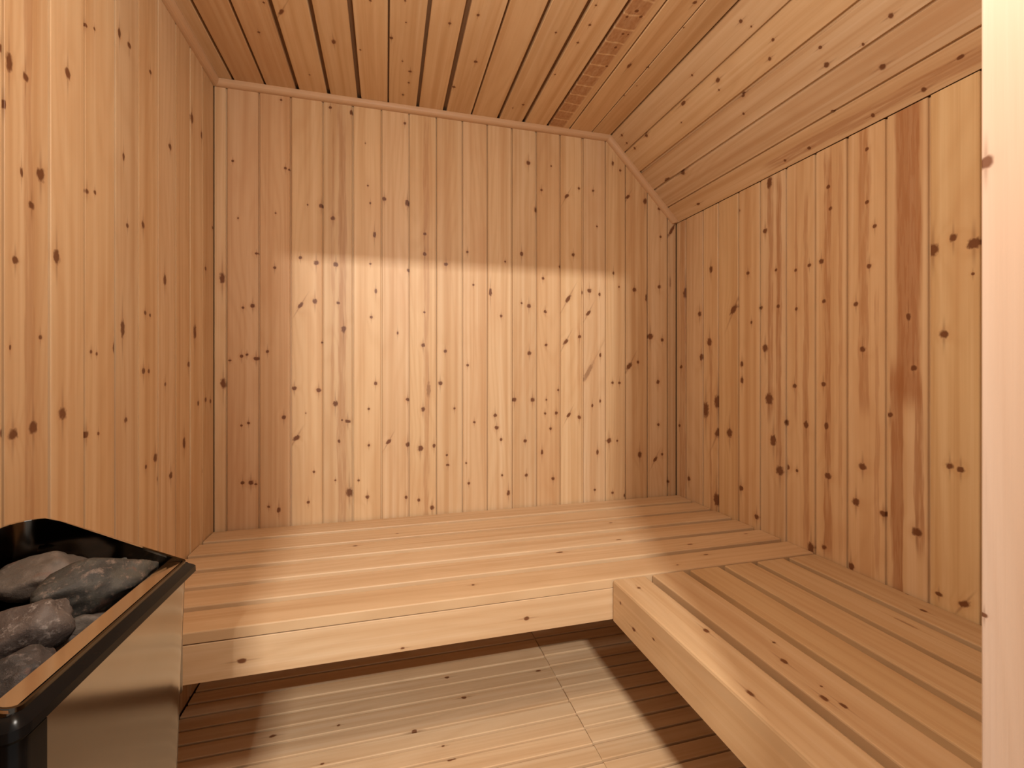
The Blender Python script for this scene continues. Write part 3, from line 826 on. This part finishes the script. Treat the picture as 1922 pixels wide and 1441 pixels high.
# stones
def stone_mat(name, c1, c2, c3, scale):
    c1, c2, c3 = [tuple(v * 0.78 for v in c[:3]) + (1,) for c in (c1, c2, c3)]
    m = bpy.data.materials.new(name); m.use_nodes = True
    t = m.node_tree; b = t.nodes['Principled BSDF']
    tc = nn(t, 'ShaderNodeTexCoord').outputs['Object']
    n1 = noise_tex(t, tc, scale, 5.0, 0.65)
    n2 = noise_tex(t, V(t, 'ADD', tc, (3.1, 1.7, 9.2)), scale * 3.4, 5.0, 0.75)
    n3 = noise_tex(t, V(t, 'ADD', tc, (8.1, 4.7, 2.2)), scale * 1.3, 3.0, 0.6)
    col = mixc(t, smooth(t, n1, 0.42, 0.62), c1, c2)
    col = mixc(t, smooth(t, n2, 0.52, 0.70), col, c3)
    col = mixc(t, M(t, 'MULTIPLY', smooth(t, n3, 0.58, 0.7), 0.5), col, (0.16, 0.075, 0.05, 1))
    inp(t, b, 'Base Color', col)
    b.inputs['Roughness'].default_value = 0.62
    bu = nn(t, 'ShaderNodeBump'); bu.inputs['Strength'].default_value = 0.6; bu.inputs['Distance'].default_value = 0.004
    inp(t, bu, 'Height', M(t, 'ADD', n1, M(t, 'MULTIPLY', n2, 0.5)))
    t.links.new(bu.outputs[0], b.inputs['Normal'])
    return m
SM = {
 'brown': stone_mat('brown_grey_stone', (0.13, 0.105, 0.085, 1), (0.19, 0.155, 0.13, 1), (0.22, 0.18, 0.15, 1), 22),
 'green': stone_mat('green_grey_stone', (0.045, 0.042, 0.037, 1), (0.095, 0.09, 0.075, 1), (0.24, 0.18, 0.145, 1), 26),
 'speck': stone_mat('pale_speckled_stone', (0.10, 0.075, 0.065, 1), (0.17, 0.14, 0.125, 1), (0.42, 0.37, 0.34, 1), 24),
 'dark': stone_mat('dark_stone', (0.045, 0.038, 0.035, 1), (0.085, 0.07, 0.065, 1), (0.19, 0.16, 0.15, 1), 30)}
def stone(px, py, z, rx, ry, rz, rot, seed, mat, label, tilt=(0, 0)):
    p = hit(px, py, 2, z)
    bm = bmesh.new()
    bmesh.ops.create_icosphere(bm, subdivisions=4, radius=1)
    off = Vector((seed * 3.7, seed * 1.3, seed * 5.1))
    # a few flattened facets make it a broken stone rather than a ball
    rs_ = random.Random(seed)
    planes = [(Vector((rs_.uniform(-1, 1), rs_.uniform(-1, 1), rs_.uniform(-.6, 1))).normalized(), rs_.uniform(0.62, 0.88)) for _ in range(13)]
    for v in bm.verts:
        d = v.co.normalized()
        r = 1.05 + 0.2 * noise.noise(d * 1.1 + off)
        for n_, h_ in planes:
            c = d.dot(n_)
            if c > 0.15: r = min(r, h_ / c * 1.02)
        r += 0.06 * noise.noise(d * 2.6 + off) + 0.022 * noise.noise(d * 7 + off) + 0.008 * noise.noise(d * 17 + off)
        v.co = Vector((d.x * r * rx, d.y * r * ry, d.z * r * rz))
    me = from_bm('heater_stone', bm)
    for q in me.polygons: q.use_smooth = True
    mw = Matrix.Translation(wpt(p)) @ Matrix.Rotation(math.radians(rot), 4, 'Z') @ Matrix.Rotation(math.radians(tilt[0]), 4, 'X') @ Matrix.Rotation(math.radians(tilt[1]), 4, 'Y')
    o = link('heater_stone', me, SM[mat], None, mw)
    o['label'] = label
    o['category'] = 'stone'
    o['group'] = 'stones in the sauna heater'
    return o
stone(88, 1080, -0.290, .061, .038, .028, 20, 3, 'brown', 'smooth brown-grey flat heater stone, largest at the back left of the heap')
stone(193, 1094, -0.300, .088, .038, .036, 48, 5, 'green', 'long dark green-grey heater stone with rusty patches beside the front lip')
stone(52, 1178, -0.312, .050, .036, .034, 40, 8, 'speck', 'dark brown heater stone speckled with pale crystals, at the left')
stone(150, 1180, -0.345, .040, .030, .026, 60, 11, 'brown', 'small half-hidden grey heater stone between speckled stone and the lip')
stone(250, 1052, -0.297, .032, .018, .019, 20, 13, 'green', 'grey-green heater stone wedged in the far right corner of the rim')
stone(28, 1262, -0.330, .040, .034, .026, 70, 17, 'dark', 'dark mottled heater stone in the near corner of the rim')
stone(100, 1225, -0.352, .028, .022, .020, 30, 19, 'dark', 'little dark heater stone below the speckled one, against the lip')
stone(-5, 1120, -0.330, .040, .034, .025, 0, 23, 'dark', 'dark heater stone cut off by the left edge of the photo')
stone(130, 1120, -0.375, .060, .040, .030, 50, 31, 'dark', 'black-shadowed heater stone lying beneath the two large ones')
